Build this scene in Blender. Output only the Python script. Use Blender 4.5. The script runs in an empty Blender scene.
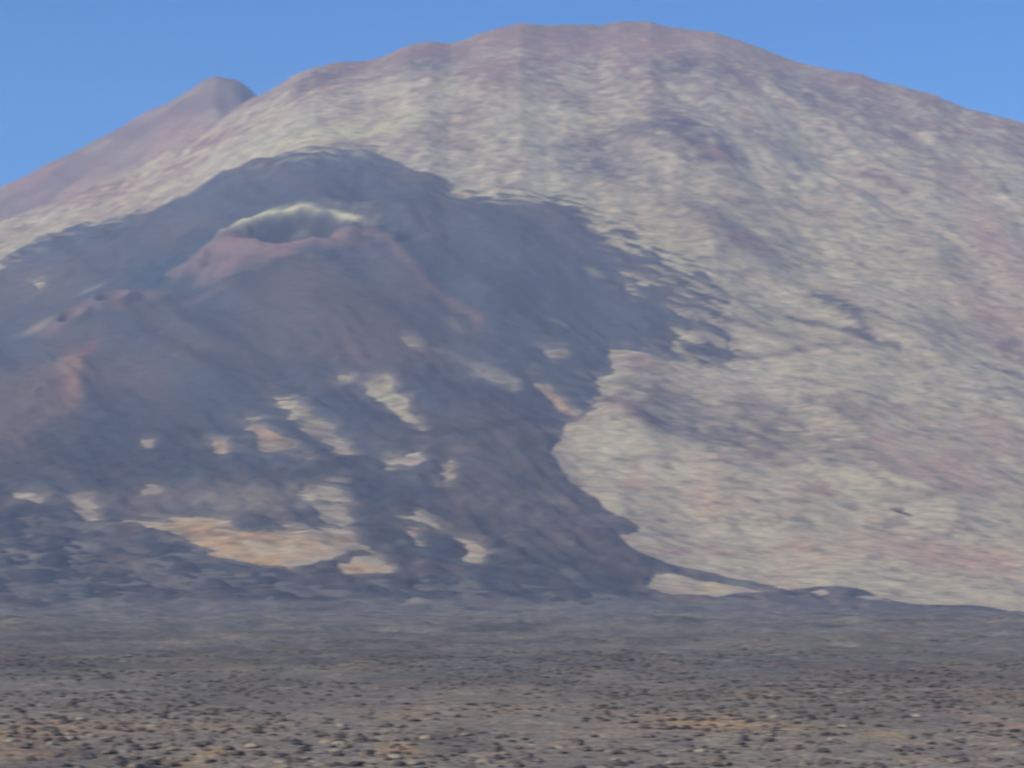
import bpy, bmesh, math, random
import numpy as np
from mathutils import Vector, Matrix

# ---------------------------------------------------------------- survey of the place, in metres (x east, y towards the summit)
CREST = ([-0.5419, -0.42799, -0.31377, -0.23712, -0.19863, -0.17548, -0.1523, -0.12526, -0.10785, -0.1001, -0.09428, -0.08264, -0.07681, -0.06512, -0.05732, -0.04954, -0.0398, -0.032, -0.02419, -0.01639, -0.01054, -0.00273, 0.00312, 0.01288,
  0.02265, 0.03436, 0.04217, 0.05388, 0.05973, 0.06948, 0.07924, 0.08897, 0.10259, 0.11231, 0.12398, 0.13565, 0.14341, 0.15506, 0.16477, 0.17446, 0.18415, 0.19191, 0.19926, 0.26723, 0.38234, 0.53422, 0.64782],
 [0.0153, 0.04986, 0.0982, 0.13051, 0.14614, 0.15476, 0.16417, 0.1791, 0.19052, 0.19525, 0.19801, 0.20512, 0.20749, 0.20907, 0.20947, 0.21184, 0.2158, 0.21699, 0.21659, 0.21857, 0.22095, 0.22293, 0.22451, 0.22372, 0.22412, 0.22372, 0.22491,
  0.22491, 0.22332, 0.22174, 0.22095, 0.21778, 0.21303, 0.20947, 0.20631, 0.20394, 0.20117, 0.19801, 0.19604, 0.1921, 0.18934, 0.18737, 0.185, 0.16064, 0.1157, 0.04986, 0.0153])
PEAK = ([-0.54224, -0.39037, -0.27579, -0.22197, -0.19885, -0.18342, -0.16799, -0.15254, -0.14094, -0.12934, -0.12352, -0.11965, -0.11537, -0.11146, -0.10756, -0.10364, -0.09971, -0.09657, -0.08252, -0.05909, 0.03403, 0.18729],
 [0.02296, 0.07688, 0.12739, 0.14966, 0.15946, 0.16692, 0.17477, 0.18304, 0.19013, 0.19722, 0.19999, 0.20196, 0.20354, 0.20196, 0.20117, 0.19841, 0.19486, 0.1917, 0.18619, 0.17045, 0.10791, 0.0153])
ASH_OUTLINE = [(-1347, 4151), (-1360, 4266), (-1371, 4379), (-1380, 4489), (-1387, 4596), (-1507, 4926), (-1635, 5275), (-1599, 5275), (-1562, 5275), (-1526, 5275), (-1490, 5275), (-1453, 5275), (-1411, 5268), (-1360, 5227), (-1310, 5189), (-1261, 5153),
 (-1213, 5119), (-1167, 5090), (-1121, 5062), (-1075, 5029), (-1030, 4998), (-986, 4969), (-972, 5044), (-949, 5132), (-905, 5131), (-859, 5126), (-805, 5100), (-751, 5064), (-712, 5041), (-673, 5019), (-634, 4997), (-602, 5012),
 (-570, 5024), (-527, 4990), (-487, 4967), (-444, 4927), (-402, 4880), (-358, 4860), (-316, 4873), (-266, 4878), (-218, 4799), (-173, 4730), (-120, 4692), (-67, 4635), (-33, 4612), (-1, 4595), (32, 4590), (77, 4610), (112, 4560),
 (132, 4495), (151, 4426), (192, 4375), (231, 4313), (276, 4240), (314, 4200), (328, 4157), (323, 4015), (336, 3930), (314, 3818), (262, 3815), (233, 3825), (204, 3833), (164, 3855), (146, 3847), (144, 3770), (149, 3722), (124, 3660),
 (110, 3513), (92, 3461), (72, 3437), (53, 3301), (75, 3203), (98, 3151), (119, 3093), (148, 3006), (126, 2985), (133, 2936), (153, 2913), (172, 2892), (200, 2890), (228, 2888), (246, 2870), (264, 2852), (290, 2825), (310, 2811),
 (330, 2796), (302, 2737), (275, 2673), (250, 2661), (226, 2649), (203, 2637), (179, 2625), (156, 2614), (133, 2602), (110, 2590), (87, 2579), (50, 2561), (13, 2543), (-24, 2526), (-60, 2509), (-95, 2491), (-130, 2474), (-164, 2457),
 (-198, 2440), (-232, 2425), (-265, 2410), (-298, 2395), (-330, 2381), (-362, 2366), (-394, 2351), (-425, 2336), (-455, 2321), (-489, 2320), (-523, 2323), (-557, 2327), (-591, 2331), (-626, 2335), (-661, 2341), (-696, 2346), (-732, 2353),
 (-799, 2524), (-865, 2688), (-934, 2855), (-969, 2996), (-1002, 3134), (-1033, 3270), (-1063, 3405), (-1149, 3634), (-1243, 3882)]
ASH_GAPS = [[(152, 2834), (140, 2728), (172, 2694), (195, 2704), (219, 2715), (245, 2744), (272, 2774), (251, 2816), (220, 2841), (183, 2849)],
 [(-432, 2936), (-407, 2895), (-382, 2856), (-349, 2799), (-316, 2735), (-279, 2692), (-254, 2680), (-228, 2666), (-207, 2702), (-177, 2749), (-157, 2781), (-175, 2846), (-187, 2896), (-201, 2876), (-230, 2826), (-249, 2810), (-268, 2790),
  (-301, 2829), (-331, 2901), (-356, 2926), (-381, 2952), (-407, 2944)],
 [(-185, 2897), (-191, 2986), (-196, 3073), (-216, 3121), (-244, 3104), (-249, 3054), (-225, 3018), (-211, 2948), (-202, 2886)], [(-183, 2715), (-172, 2673), (-151, 2678), (-129, 2681), (-127, 2713), (-145, 2764), (-165, 2740)],
 [(-160, 3800), (-147, 3807), (-131, 3775), (-149, 3769)], [(-217, 3629), (-180, 3650), (-157, 3570), (-139, 3490), (-112, 3344), (-140, 3400), (-161, 3475), (-183, 3539)], [(-247, 3649), (-226, 3659), (-222, 3637), (-241, 3627)],
 [(-328, 3559), (-303, 3537), (-258, 3453), (-236, 3384), (-215, 3315), (-200, 3241), (-222, 3259), (-259, 3361), (-296, 3457)],
 [(-360, 3461), (-337, 3438), (-309, 3354), (-281, 3298), (-254, 3247), (-281, 3251), (-309, 3259), (-334, 3359)], [(-146, 3217), (-110, 3277), (-113, 3225), (-127, 3198)], [(-94, 3180), (-75, 3231), (-66, 3188), (-81, 3137)],
 [(25, 3634), (48, 3630), (79, 3524), (92, 3470), (67, 3501), (41, 3580)], [(50, 3789), (73, 3802), (81, 3757), (58, 3742)], [(-57, 3672), (-31, 3643), (1, 3610), (-1, 3596), (-34, 3626)],
 [(183, 4146), (209, 4152), (223, 4119), (194, 4102)], [(252, 4042), (275, 4045), (277, 4022), (255, 4019)], [(244, 3962), (271, 3944), (271, 3892), (246, 3879)], [(227, 4194), (253, 4182), (238, 4151), (222, 4158)],
 [(-72, 2912), (-40, 2883), (-27, 2828), (-34, 2766), (-53, 2780), (-46, 2842)], [(-136, 2952), (-121, 2940), (-106, 2906), (-99, 2830), (-111, 2855)], [(-104, 2965), (-91, 2951), (-74, 2920), (-85, 2915)],
 [(-523, 3079), (-501, 3070), (-467, 2963), (-460, 2889), (-487, 2933)], [(-109, 4677), (-58, 4649), (-61, 4621), (-103, 4640)], [(-13, 4606), (26, 4620), (65, 4651), (61, 4600), (14, 4557)],
 [(135, 4446), (170, 4389), (205, 4344), (191, 4323), (150, 4384)], [(-490, 3401), (-472, 3387), (-469, 3362), (-483, 3368)], [(-386, 3343), (-370, 3337), (-360, 3269), (-377, 3286)],
 [(-446, 3117), (-426, 3112), (-422, 3083), (-439, 3087)], [(-597, 3116), (-555, 3084), (-554, 3052), (-585, 3069)], [(-254, 2852), (-233, 2860), (-234, 2818), (-249, 2814)], [(-159, 3218), (-143, 3229), (-145, 3203), (-155, 3199)],
 [(-883, 4714), (-844, 4659), (-843, 4615)]]
RAGGED = [(-399, 4843, 260.8, 92.0, -4, '', 0.7), (-789, 5060, 175.2, 88.0, -14, '', 0.7), (227, 4248, 122.5, 201.5, 30, '', 1.9), (291, 4006, 61.6, 192.5, 0, '', 1.6), (-956, 4915, 113.4, 226.0, -15, '', 0.9), (14, 4591, 158.9, 66.5, 0, '', 1.5),
 (-322, 2969, 182.7, 225.5, 0, '', 0.7), (123, 3636, 42.0, 153.0, 0, '', 0.5), (-110, 3097, 107.2, 268.5, 0, '', 0.5), (-279, 3413, 91.9, 247.5, 0, '', 0.5)]
FIELD_OUTLINE = [(-2158, 4633), (-1943, 4351), (-1767, 4135), (-1593, 3902), (-1450, 3728), (-1329, 3594), (-1222, 3486), (-1126, 3398), (-1038, 3324), (-993, 3282), (-950, 3244), (-909, 3208), (-869, 3175), (-831, 3145), (-794, 3119), (-758, 3094),
 (-722, 3071), (-694, 3049), (-666, 3029), (-638, 3009), (-612, 2991), (-586, 2977), (-564, 2985), (-543, 2993), (-504, 2965), (-479, 2951), (-455, 2938), (-430, 2924), (-405, 2886), (-381, 2850), (-348, 2792), (-315, 2730), (-279, 2688),
 (-253, 2675), (-228, 2662), (-207, 2698), (-186, 2724), (-172, 2663), (-148, 2668), (-125, 2671), (-95, 2704), (-70, 2711), (-44, 2717), (-18, 2708), (8, 2700), (29, 2700), (50, 2699), (70, 2698), (91, 2693), (111, 2686), (132, 2680),
 (152, 2678), (172, 2676), (194, 2689), (215, 2702), (242, 2732), (269, 2761), (312, 2825), (344, 2845), (377, 2839), (399, 2811), (417, 2793), (435, 2773), (454, 2775), (474, 2777), (493, 2779), (518, 2771), (542, 2762), (571, 2757),
 (599, 2748), (626, 2736), (652, 2722), (656, 2620), (641, 2456), (629, 2312), (617, 2183), (622, 2110), (626, 2042), (630, 1978), (634, 1917), (637, 1861), (641, 1807), (644, 1757), (647, 1709), (372, 983), (354, 996), (336, 1009),
 (317, 1022), (297, 1035), (277, 1049), (257, 1063), (236, 1078), (214, 1093), (204, 1100), (193, 1108), (183, 1116), (172, 1124), (161, 1132), (150, 1140), (139, 1148), (128, 1157), (117, 1161), (106, 1165), (95, 1170), (85, 1174),
 (74, 1178), (63, 1183), (51, 1187), (40, 1192), (29, 1192), (17, 1192), (6, 1192), (-5, 1192), (-17, 1192), (-28, 1192), (-40, 1192), (-51, 1192), (-63, 1192), (-74, 1192), (-85, 1192), (-97, 1192), (-108, 1192), (-120, 1192),
 (-131, 1192), (-142, 1192), (-153, 1187), (-164, 1183), (-175, 1178), (-185, 1174), (-196, 1170), (-206, 1165), (-216, 1161), (-227, 1157), (-244, 1132), (-260, 1108), (-275, 1085), (-290, 1063), (-304, 1042), (-318, 1022), (-331, 1002),
 (-343, 983), (-367, 983), (-390, 983), (-414, 983), (-437, 983), (-461, 983), (-484, 983), (-508, 983), (-531, 983), (-836, 1573), (-1311, 2513), (-1521, 2967), (-1692, 3363), (-1839, 3723), (-1963, 4052), (-2069, 4355)]
FIELD_GAPS = [[(324, 2804), (339, 2817), (342, 2791), (327, 2773)], [(370, 2792), (399, 2811), (404, 2790), (377, 2777)]]
ASH_PATCHES = [(-579, 4399, 71.1, 164.0, 0, 'teal', 1.0), (-691, 4788, 110.5, 122.5, -12, 'slate', 0.5), (-273, 3985, 115.0, 239.0, 15, 'brown', 0.5), (-149, 3773, 87.1, 93.0, 15, 'brown', 0.6), (-353, 4103, 63.1, 125.5, 0, 'brown', 0.45),
 (-233, 3726, 78.8, 75.5, 10, 'brown', 0.5), (-111, 3968, 91.6, 80.0, 28, 'brown', 0.35), (-694, 3658, 84.4, 436.0, 0, 'brown', 0.8), (-648, 3804, 16.1, 191.5, -30, 'orange', 0.95), (-661, 3999, 13.8, 98.0, 0, 'rust', 0.4),
 (-666, 3767, 23.2, 195.0, -20, 'pink', 0.5), (-659, 4259, 36.0, 31.0, -8, 'pink', 0.7), (-717, 4198, 38.8, 21.5, -12, 'pink', 0.7), (-644, 4223, 11.4, 12.0, 0, 'rust', 0.35), (-772, 4213, 25.9, 24.0, -8, 'pale', 0.35),
 (-599, 4275, 32.9, 33.0, 0, 'pink', 0.5), (-501, 4218, 38.9, 21.0, -8, 'pink', 0.3), (-731, 4496, 24.2, 28.5, -8, 'pale', 0.3), (-379, 3483, 80.4, 317.0, 0, 'slate', 0.5), (-451, 3324, 115.1, 212.0, 8, 'darkash_and_shade', 0.7),
 (-595, 3420, 52.6, 199.0, 0, 'darkash_and_shade', 0.35), (-54, 3331, 96.1, 192.5, 0, 'brown', 0.35), (-16, 3533, 67.9, 66.0, 15, 'darkash_and_shade', 0.7), (-153, 3550, 41.0, 81.0, 25, 'darkash_and_shade', 0.4), (9, 3084, 83.0, 194.5, 0, 'brown', 0.45),
 (57, 3083, 21.3, 23.0, 10, 'pale', 0.25), (88, 2935, 56.4, 144.0, 0, 'brown', 0.3), (-166, 3039, 23.4, 218.0, 0, 'slate', 0.4), (-20, 4337, 116.8, 160.0, 20, 'slate', 0.5), (75, 4054, 124.7, 202.5, 20, 'slate', 0.35),
 (148, 4331, 83.3, 157.0, 20, 'slate', 0.3), (197, 3975, 76.4, 117.0, 0, 'slate', 0.45), (-388, 4706, 162.9, 133.0, -6, 'slate', 0.5), (-786, 4698, 90.3, 195.0, 0, 'brown', 0.3), (-888, 4660, 71.7, 198.5, 0, 'brown', 0.5),
 (-443, 3019, 69.7, 83.5, 0, 'brown', 0.4), (-301, 2992, 80.6, 93.5, 0, 'tan', 0.45), (-367, 3058, 70.6, 66.0, 0, 'tan', 0.3), (-248, 3039, 35.1, 79.0, 0, 'tan', 0.4), (-167, 4684, 45.0, 65.0, 10, 'brown', 0.6),
 (-119, 4559, 24.5, 57.0, 10, 'brown', 0.4), (-85, 3868, 17.9, 20.0, 25, 'pale', 0.25), (134, 4180, 16.1, 20.5, 20, 'pale', 0.35), (67, 3940, 18.2, 15.0, 10, 'pale', 0.3), (-24, 2887, 66.6, 48.0, 0, 'brown', 0.35),
 (-98, 2933, 15.8, 38.0, 30, 'tan', 0.3)]
ASH_STREAKS = [([(-252, 4419), (-214, 4339), (-175, 4221), (-147, 4129), (-105, 4032), (-76, 3959), (-48, 3879)], 7.9, 'pink', 0.6), ([(-149, 3773), (-105, 3760), (-74, 3704), (-45, 3637), (-17, 3613), (11, 3594)], 5.6, 'pale', 0.18),
 ([(-200, 4407), (-166, 4328), (-133, 4260), (-101, 4198), (-75, 4113), (-50, 4015), (-26, 3924), (-3, 3850), (21, 3793), (45, 3744), (68, 3686)], 13.9, 'slate', 0.5),
 ([(-72, 4427), (-47, 4350), (-23, 4279), (0, 4207), (22, 4143), (44, 4090), (67, 4038), (89, 3984), (111, 3932), (132, 3877)], 12.6, 'slate', 0.5),
 ([(-300, 4259), (-268, 4191), (-237, 4119), (-205, 4007), (-174, 3902), (-146, 3838), (-120, 3784)], 10.8, 'darkash_and_shade', 0.5),
 ([(-127, 4017), (-100, 3946), (-73, 3866), (-47, 3784), (-22, 3727), (2, 3679), (25, 3638)], 10.2, 'darkash_and_shade', 0.45), ([(-112, 3344), (-83, 3326), (-54, 3310), (-22, 3342), (11, 3413), (37, 3433), (64, 3442)], 6.4, 'darkash_and_shade', 0.7),
 ([(-258, 3163), (-220, 3145), (-189, 3230), (-163, 3208), (-137, 3185)], 6.2, 'darkash_and_shade', 0.6), ([(-278, 3117), (-262, 3015), (-237, 2915)], 5.8, 'darkash_and_shade', 0.6),
 ([(-186, 3182), (-175, 3087), (-163, 2991), (-150, 2907), (-138, 2823)], 11.5, 'darkash_and_shade', 0.45), ([(-600, 3728), (-557, 3592), (-495, 3451), (-465, 3428), (-436, 3410), (-408, 3393)], 6.6, 'darkash_and_shade', 0.6),
 ([(-87, 3152), (-67, 3067), (-48, 2977), (-28, 2918), (-10, 2860), (9, 2802)], 9.0, 'darkash_and_shade', 0.35)]
SLOPE_PATCHES = [(160, 5600, 204.6, 63.0, 0, 'lava', 0.8), (-175, 5459, 75.6, 125.0, -15, 'lava', 0.8), (-388, 5468, 71.5, 63.5, -15, 'lava', 0.75), (-45, 5284, 52.8, 122.5, 0, 'rustrock', 0.55), (17, 5471, 63.1, 99.0, 20, 'rustrock', 0.5),
 (372, 5367, 82.6, 85.0, 5, 'lava', 0.65), (343, 4949, 83.8, 98.5, 32, 'lava', 0.7), (249, 4993, 69.1, 59.0, 0, 'lava', 0.5), (274, 5481, 84.3, 87.0, 0, 'rustrock', 0.6), (-131, 5032, 50.3, 68.0, -20, 'rustrock', 0.4),
 (150, 4938, 95.0, 40.5, -8, 'lava', 0.4), (182, 4787, 110.5, 112.5, 15, 'lava', 0.4), (702, 4908, 68.0, 29.0, 10, 'rustrock', 0.8), (643, 5274, 44.6, 30.0, 20, 'rustrock', 0.5), (583, 5381, 82.8, 49.0, 25, 'lava', 0.4),
 (867, 4982, 46.0, 82.0, 0, 'rustrock', 0.4), (500, 5183, 35.9, 82.5, 0, 'sand', 0.5), (392, 4849, 41.0, 24.0, 25, 'rustrock', 0.6), (580, 4702, 18.1, 39.0, 0, 'rustrock', 0.5), (400, 4423, 51.0, 51.0, 0, 'rustrock', 0.5),
 (225, 4533, 87.2, 160.0, 20, 'olive', 0.4), (396, 4478, 120.6, 121.0, 15, 'lava', 0.25), (330, 3746, 129.7, 94.5, 10, 'sand', 0.3), (296, 3526, 149.2, 113.5, 8, 'lava', 0.42), (406, 3657, 98.5, 48.0, 0, 'lava', 0.3),
 (199, 3483, 21.4, 45.0, 0, 'lava', 0.5), (374, 3489, 40.3, 52.0, 0, 'olive', 0.5), (148, 3545, 35.5, 73.0, 20, 'rustrock', 0.7), (187, 3783, 37.8, 47.0, 0, 'rustrock', 0.35), (570, 3462, 79.9, 120.5, 0, 'rustsand', 0.5),
 (521, 3577, 22.0, 73.0, 0, 'rustsand', 0.6), (585, 3472, 18.7, 40.5, 0, 'rustsand', 0.6), (688, 3661, 42.2, 99.0, 0, 'rustsand', 0.4), (233, 3216, 24.7, 72.5, 0, 'rustsand', 0.45), (159, 3230, 19.9, 81.5, 0, 'rustsand', 0.5),
 (480, 3065, 70.7, 71.0, 0, 'rustsand', 0.5), (391, 3300, 15.2, 22.0, 0, 'rustsand', 0.6), (560, 3055, 47.0, 85.0, 0, 'rustsand', 0.4), (239, 2995, 23.0, 28.5, 0, 'rustsand', 0.4), (337, 3045, 16.4, 48.5, 0, 'rustsand', 0.3),
 (179, 2946, 34.0, 24.0, 0, 'rustsand', 0.4), (796, 4218, 48.7, 159.5, 0, 'rustrock', 0.35), (880, 4652, 53.7, 336.0, 0, 'rustsand', 0.35), (790, 4360, 50.3, 97.5, 0, 'rustsand', 0.3), (-297, 5023, 173.9, 74.0, -4, 'yellow', 0.5),
 (-520, 5106, 157.1, 126.5, -10, 'lichen', 0.45), (55, 5085, 195.6, 172.5, 0, 'olive', 0.3), (-959, 5030, 77.4, 132.5, -25, 'yellow', 0.3), (394, 4103, 94.7, 39.0, 25, 'yellow', 0.3), (230, 4298, 99.2, 60.5, 25, 'yellow', 0.4),
 (-273, 5312, 143.0, 84.0, -10, 'lichen', 0.35), (627, 4517, 156.4, 222.5, 10, 'olive', 0.3), (114, 3353, 51.6, 88.0, 0, 'cream', 0.5), (213, 3297, 76.1, 108.5, 8, 'cream', 0.4), (302, 2934, 67.7, 80.5, 0, 'cream', 0.3),
 (507, 3886, 179.4, 67.0, 5, 'cream', 0.35), (207, 2790, 64.4, 64.0, 0, 'sand', 0.7), (217, 2784, 42.8, 32.0, 0, 'ochre', 0.45), (272, 3101, 95.4, 83.5, 0, 'cream', 0.3), (-277, 2753, 74.1, 79.0, 5, 'ochre', 1.0),
 (-158, 2702, 27.0, 31.5, 0, 'ochre', 1.0), (-355, 2866, 44.1, 52.5, 12, 'ochre', 0.7), (-186, 2814, 17.3, 41.5, 0, 'ochre', 0.5), (-249, 2738, 31.6, 17.5, 0, 'cream', 0.6), (-299, 3341, 30.8, 60.5, 30, 'ochre', 0.5),
 (-336, 3428, 13.2, 29.5, 0, 'rust', 0.5), (61, 3566, 32.9, 48.0, 55, 'ochre', 0.8), (46, 3606, 13.9, 46.5, 40, 'rust', 0.4), (-119, 2902, 15.6, 48.5, 40, 'ochre', 0.5), (-45, 2808, 13.0, 39.5, 0, 'cream', 0.4),
 (-486, 2995, 23.0, 87.0, 0, 'tan', 0.6), (-166, 3527, 35.3, 102.0, 40, 'yellow', 0.4), (-82, 3185, 12.2, 36.5, 0, 'yellow', 0.35), (-251, 3388, 31.3, 99.5, 40, 'tan', 0.5), (-210, 2999, 18.5, 98.0, 0, 'tan', 0.6),
 (-375, 3310, 10.2, 41.0, 0, 'ochre', 0.4), (-85, 4634, 53.5, 36.0, 0, 'yellow', 0.7), (32, 4601, 53.1, 33.0, 0, 'yellow', 0.6), (204, 4122, 31.7, 29.5, 0, 'yellow', 0.5), (258, 3972, 21.4, 97.0, 0, 'yellow', 0.4)]
SLOPE_STREAKS = [([(496, 4230), (533, 4203), (555, 4171)], 9.7, 'darkash_and_shade', 0.75), ([(444, 4096), (481, 4089), (517, 4074), (553, 4044), (593, 4009)], 6.3, 'darkash_and_shade', 0.8), ([(535, 4187), (553, 4135), (554, 4068)], 14.3, 'darkash_and_shade', 0.75),
 ([(369, 4165), (394, 4143), (419, 4120), (444, 4096)], 6.3, 'darkash_and_shade', 0.4), ([(291, 4216), (320, 4169), (349, 4131), (378, 4103), (407, 4074)], 6.4, 'darkash_and_shade', 0.5),
 ([(159, 3675), (184, 3671), (210, 3670), (256, 3652)], 8.5, 'darkash_and_shade', 0.5), ([(282, 3886), (312, 3883), (343, 3890), (373, 3898), (407, 3929), (441, 3960), (474, 3986)], 6.0, 'lava', 0.5),
 ([(174, 3517), (185, 3475)], 6.7, 'darkash_and_shade', 0.5), ([(730, 4012), (760, 3993), (786, 3976)], 4.6, 'lava', 0.8),
 ([(547, 5440), (587, 5419), (626, 5394), (664, 5364), (701, 5325), (729, 5288), (757, 5258), (784, 5222), (811, 5184), (836, 5142)], 8.1, 'lava', 0.45),
 ([(442, 5454), (482, 5422), (521, 5393), (560, 5364), (599, 5337), (632, 5303), (664, 5266), (696, 5226), (728, 5195), (759, 5165)], 8.2, 'lava', 0.35),
 ([(647, 5391), (685, 5364), (723, 5333), (762, 5319), (800, 5297), (837, 5270), (873, 5245), (913, 5237), (949, 5216)], 8.1, 'lava', 0.35),
 ([(379, 5173), (404, 5113), (431, 5076), (457, 5041), (483, 5007), (519, 4980), (554, 4952)], 9.7, 'lava', 0.35), ([(247, 4964), (276, 4900), (304, 4852), (333, 4810), (384, 4753)], 9.3, 'lava', 0.5),
 ([(144, 3337), (168, 3337), (193, 3339), (217, 3341), (242, 3342), (267, 3338), (293, 3337), (318, 3335)], 3.9, 'lava', 0.3),
 ([(452, 3286), (479, 3293), (505, 3300), (532, 3308), (562, 3336), (593, 3366), (624, 3394), (655, 3420)], 5.1, 'lava', 0.35), ([(257, 5146), (294, 5106), (331, 5065), (368, 5026), (390, 4943), (415, 4893)], 11.6, 'rustrock', 0.4),
 ([(938, 5101), (952, 4973)], 9.6, 'lava', 0.5), ([(417, 4025), (453, 4023), (488, 4014), (523, 4001), (552, 3994), (583, 3991), (613, 3988), (644, 3986), (675, 3992)], 4.6, 'olive', 0.5),
 ([(299, 4104), (327, 4064), (356, 4034), (384, 4005), (415, 4003), (445, 4001), (475, 3994), (505, 3984)], 4.6, 'lava', 0.5),
 ([(-67, 5398), (-25, 5283), (16, 5221), (57, 5196), (97, 5195), (137, 5188), (177, 5175)], 12.0, 'rustrock', 0.35)]
PLAIN_PATCHES = [(-29.4, 251.4, 2.5, 16.0, 0, 'ochre', 0.8), (-11.6, 259.6, 2.4, 18.8, 0, 'ochre', 0.8), (39.8, 428.1, 3.6, 23.3, 0, 'ochre', 0.4), (23.2, 323.1, 5.0, 21.2, 0, 'ochre', 0.45), (60.2, 323.1, 3.0, 37.4, 0, 'rustsand', 0.5),
 (1.7, 254.6, 5.9, 23.1, 0, 'tan', 0.4), (9.8, 292.1, 6.7, 21.7, 0, 'tan', 0.35), (-37.8, 266.6, 4.1, 16.2, 0, 'tan', 0.4), (-6.6, 277.8, 4.3, 19.6, 0, 'darkash_and_shade', 0.6), (-42.3, 263.0, 3.0, 14.0, 0, 'darkash_and_shade', 0.4),
 (45.4, 351.9, 6.8, 25.2, 0, 'darkash_and_shade', 0.4), (-5.4, 437.6, 13.5, 29.2, 0, 'tan', 0.25), (-73.0, 463.2, 10.7, 43.9, 0, 'tan', 0.25), (56.6, 786.6, 18.2, 95.6, 0, 'tan', 0.2), (-72.9, 786.6, 24.2, 129.0, 0, 'darkash_and_shade', 0.2),
 (45.5, 292.1, 5.6, 19.5, 0, 'tan', 0.4), (26.7, 281.7, 6.5, 20.1, 0, 'tan', 0.4), (-22.0, 272.1, 4.2, 16.9, 0, 'tan', 0.45), (41.0, 292.1, 3.4, 13.0, 0, 'ochre', 0.35), (-19.0, 281.7, 4.3, 16.1, 0, 'tan', 0.4),
 (12.4, 254.6, 4.9, 14.8, 0, 'tan', 0.3), (74.9, 437.6, 6.7, 29.2, 0, 'rustsand', 0.3), (-34.0, 315.4, 7.3, 15.1, 0, 'ochre', 0.2), (-14.7, 342.7, 4.0, 14.9, 0, 'ochre', 0.35), (16.8, 342.7, 5.3, 14.9, 0, 'ochre', 0.3)]
CRATER_AT = (-375.9, 4405.0)
MOUNDS = [(-394, 4576, 264, 330, 34, 0), (-258, 3884, 127, 150, 26, 0), (-691, 4282, 99, 120, 28, 0), (-660, 3870, 39, 90, 16, 0), (-448, 3609, 97, 200, 16, 0), (-41, 3353, 90, 110, 20, 0), (-716, 3771, 73, 120, 20, 0), (-659, 4696, 72, 70, -18, 0),
 (-277, 2757, 64, 60, 6, 0), (-18, 3883, 60, 260, 10, 0), (146, 3498, 40, 60, 12, 0), (619, 4129, 95, 150, 16, 0), (342, 4945, 76, 150, 18, 0), (-86, 5252, 121, 150, 24, 0), (429, 3402, 105, 120, 12, 0), (352, 4364, 67, 120, 14, 0)]
BOULDERS = [(24.94, 281.74, 1.19, 0.76, 1.0, 'dark rounded boulder left of the long low black rock in the right foreground'), (33.58, 275.86, 3.18, 0.64, 0.5, 'long low black rock ledge lying on the tan ground of the right foreground'),
 (33.37, 237.81, 1.46, 0.46, 1.0, 'black boulder on the bottom edge below the long low rock ledge'), (-19.35, 296.5, 1.48, 0.46, 0.8, 'small flat black rock alone on tan ground left of the middle foreground'),
 (-35.36, 237.81, 1.46, 0.46, 1.0, 'dark boulder at the bottom edge near the left corner'), (13.42, 237.81, 1.37, 0.55, 1.0, 'dark boulder at the bottom edge a little right of the middle'),
 (37.01, 323.12, 1.49, 0.5, 0.8, 'small dark rock just above the long low rock ledge on the right'), (-40.46, 251.37, 1.26, 0.68, 1.0, 'grey-black lump of lava on the left foreground plain'),
 (-1.41, 246.68, 1.33, 0.57, 1.0, 'dark lava boulder in the charcoal patch at the bottom centre')]
OUTCROPS = [(476.2, 3251.0, 15.0, 16.3, 'dark diagonal rock outcrop alone on the pale lower right slope')]
CREST = tuple(np.array(c) for c in CREST); PEAK = tuple(np.array(c) for c in PEAK)

# ---------------------------------------------------------------- terrain maths
EYE = 15.0                                   # eye height above the lava plain

def _hash(ix, iy, seed):
    h = (ix.astype(np.int64) * 374761393 + iy.astype(np.int64) * 668265263 + seed * 1442695041) & 0xFFFFFFFF
    h = ((h ^ (h >> 13)) * 1274126177) & 0xFFFFFFFF
    h = ((h ^ (h >> 16)) * 2246822519) & 0xFFFFFFFF
    return ((h ^ (h >> 15)) & 0xFFFFFF) / float(0x7FFFFF) - 1.0

def vnoise(x, y, seed):
    ix = np.floor(x); iy = np.floor(y)
    fx = x - ix; fy = y - iy
    fx = fx * fx * fx * (fx * (fx * 6 - 15) + 10); fy = fy * fy * fy * (fy * (fy * 6 - 15) + 10)
    a = _hash(ix, iy, seed); b = _hash(ix + 1, iy, seed)
    c = _hash(ix, iy + 1, seed); d = _hash(ix + 1, iy + 1, seed)
    return (a * (1 - fx) + b * fx) * (1 - fy) + (c * (1 - fx) + d * fx) * fy

def fbm(x, y, size, octaves=4, seed=0, gain=0.5):
    """summed value noise, largest feature about `size` metres, result roughly -1..1"""
    s = np.zeros(np.broadcast(x, y).shape); a = 1.0; t = 0.0
    c0, s0 = 0.8, 0.6
    px, py = x / size, y / size
    for k in range(octaves):
        s += a * vnoise(px, py, seed + k * 17); t += a
        a *= gain
        px, py = (c0 * px - s0 * py) * 2.03 + 5.3, (s0 * px + c0 * py) * 2.03 + 1.7
    return s / t * 1.5

def ss(a, b, x):
    t = np.clip((x - a) / (b - a), 0, 1)
    return t * t * (3 - 2 * t)

def crest_height(b, table):
    return np.interp(b, table[0], table[1])

def flank(x, y, table, yc, yb):
    """a volcano flank: flat plain up to yb, steepening slope, rounded crest at distance yc"""
    b = x / np.maximum(y, 50.0)
    zc = EYE + yc * crest_height(b, table)
    s = (y - yb) / (yc - yb)
    up = np.clip(s, 0, 1) ** 1.4
    over = np.clip(s - 1, 0, None)
    prof = up - 0.9 * over - 1.2 * over * over
    soft = np.where(s > 0, prof, 0)
    return np.where(s <= 1, zc * soft, np.maximum(zc * soft, -20))

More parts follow.
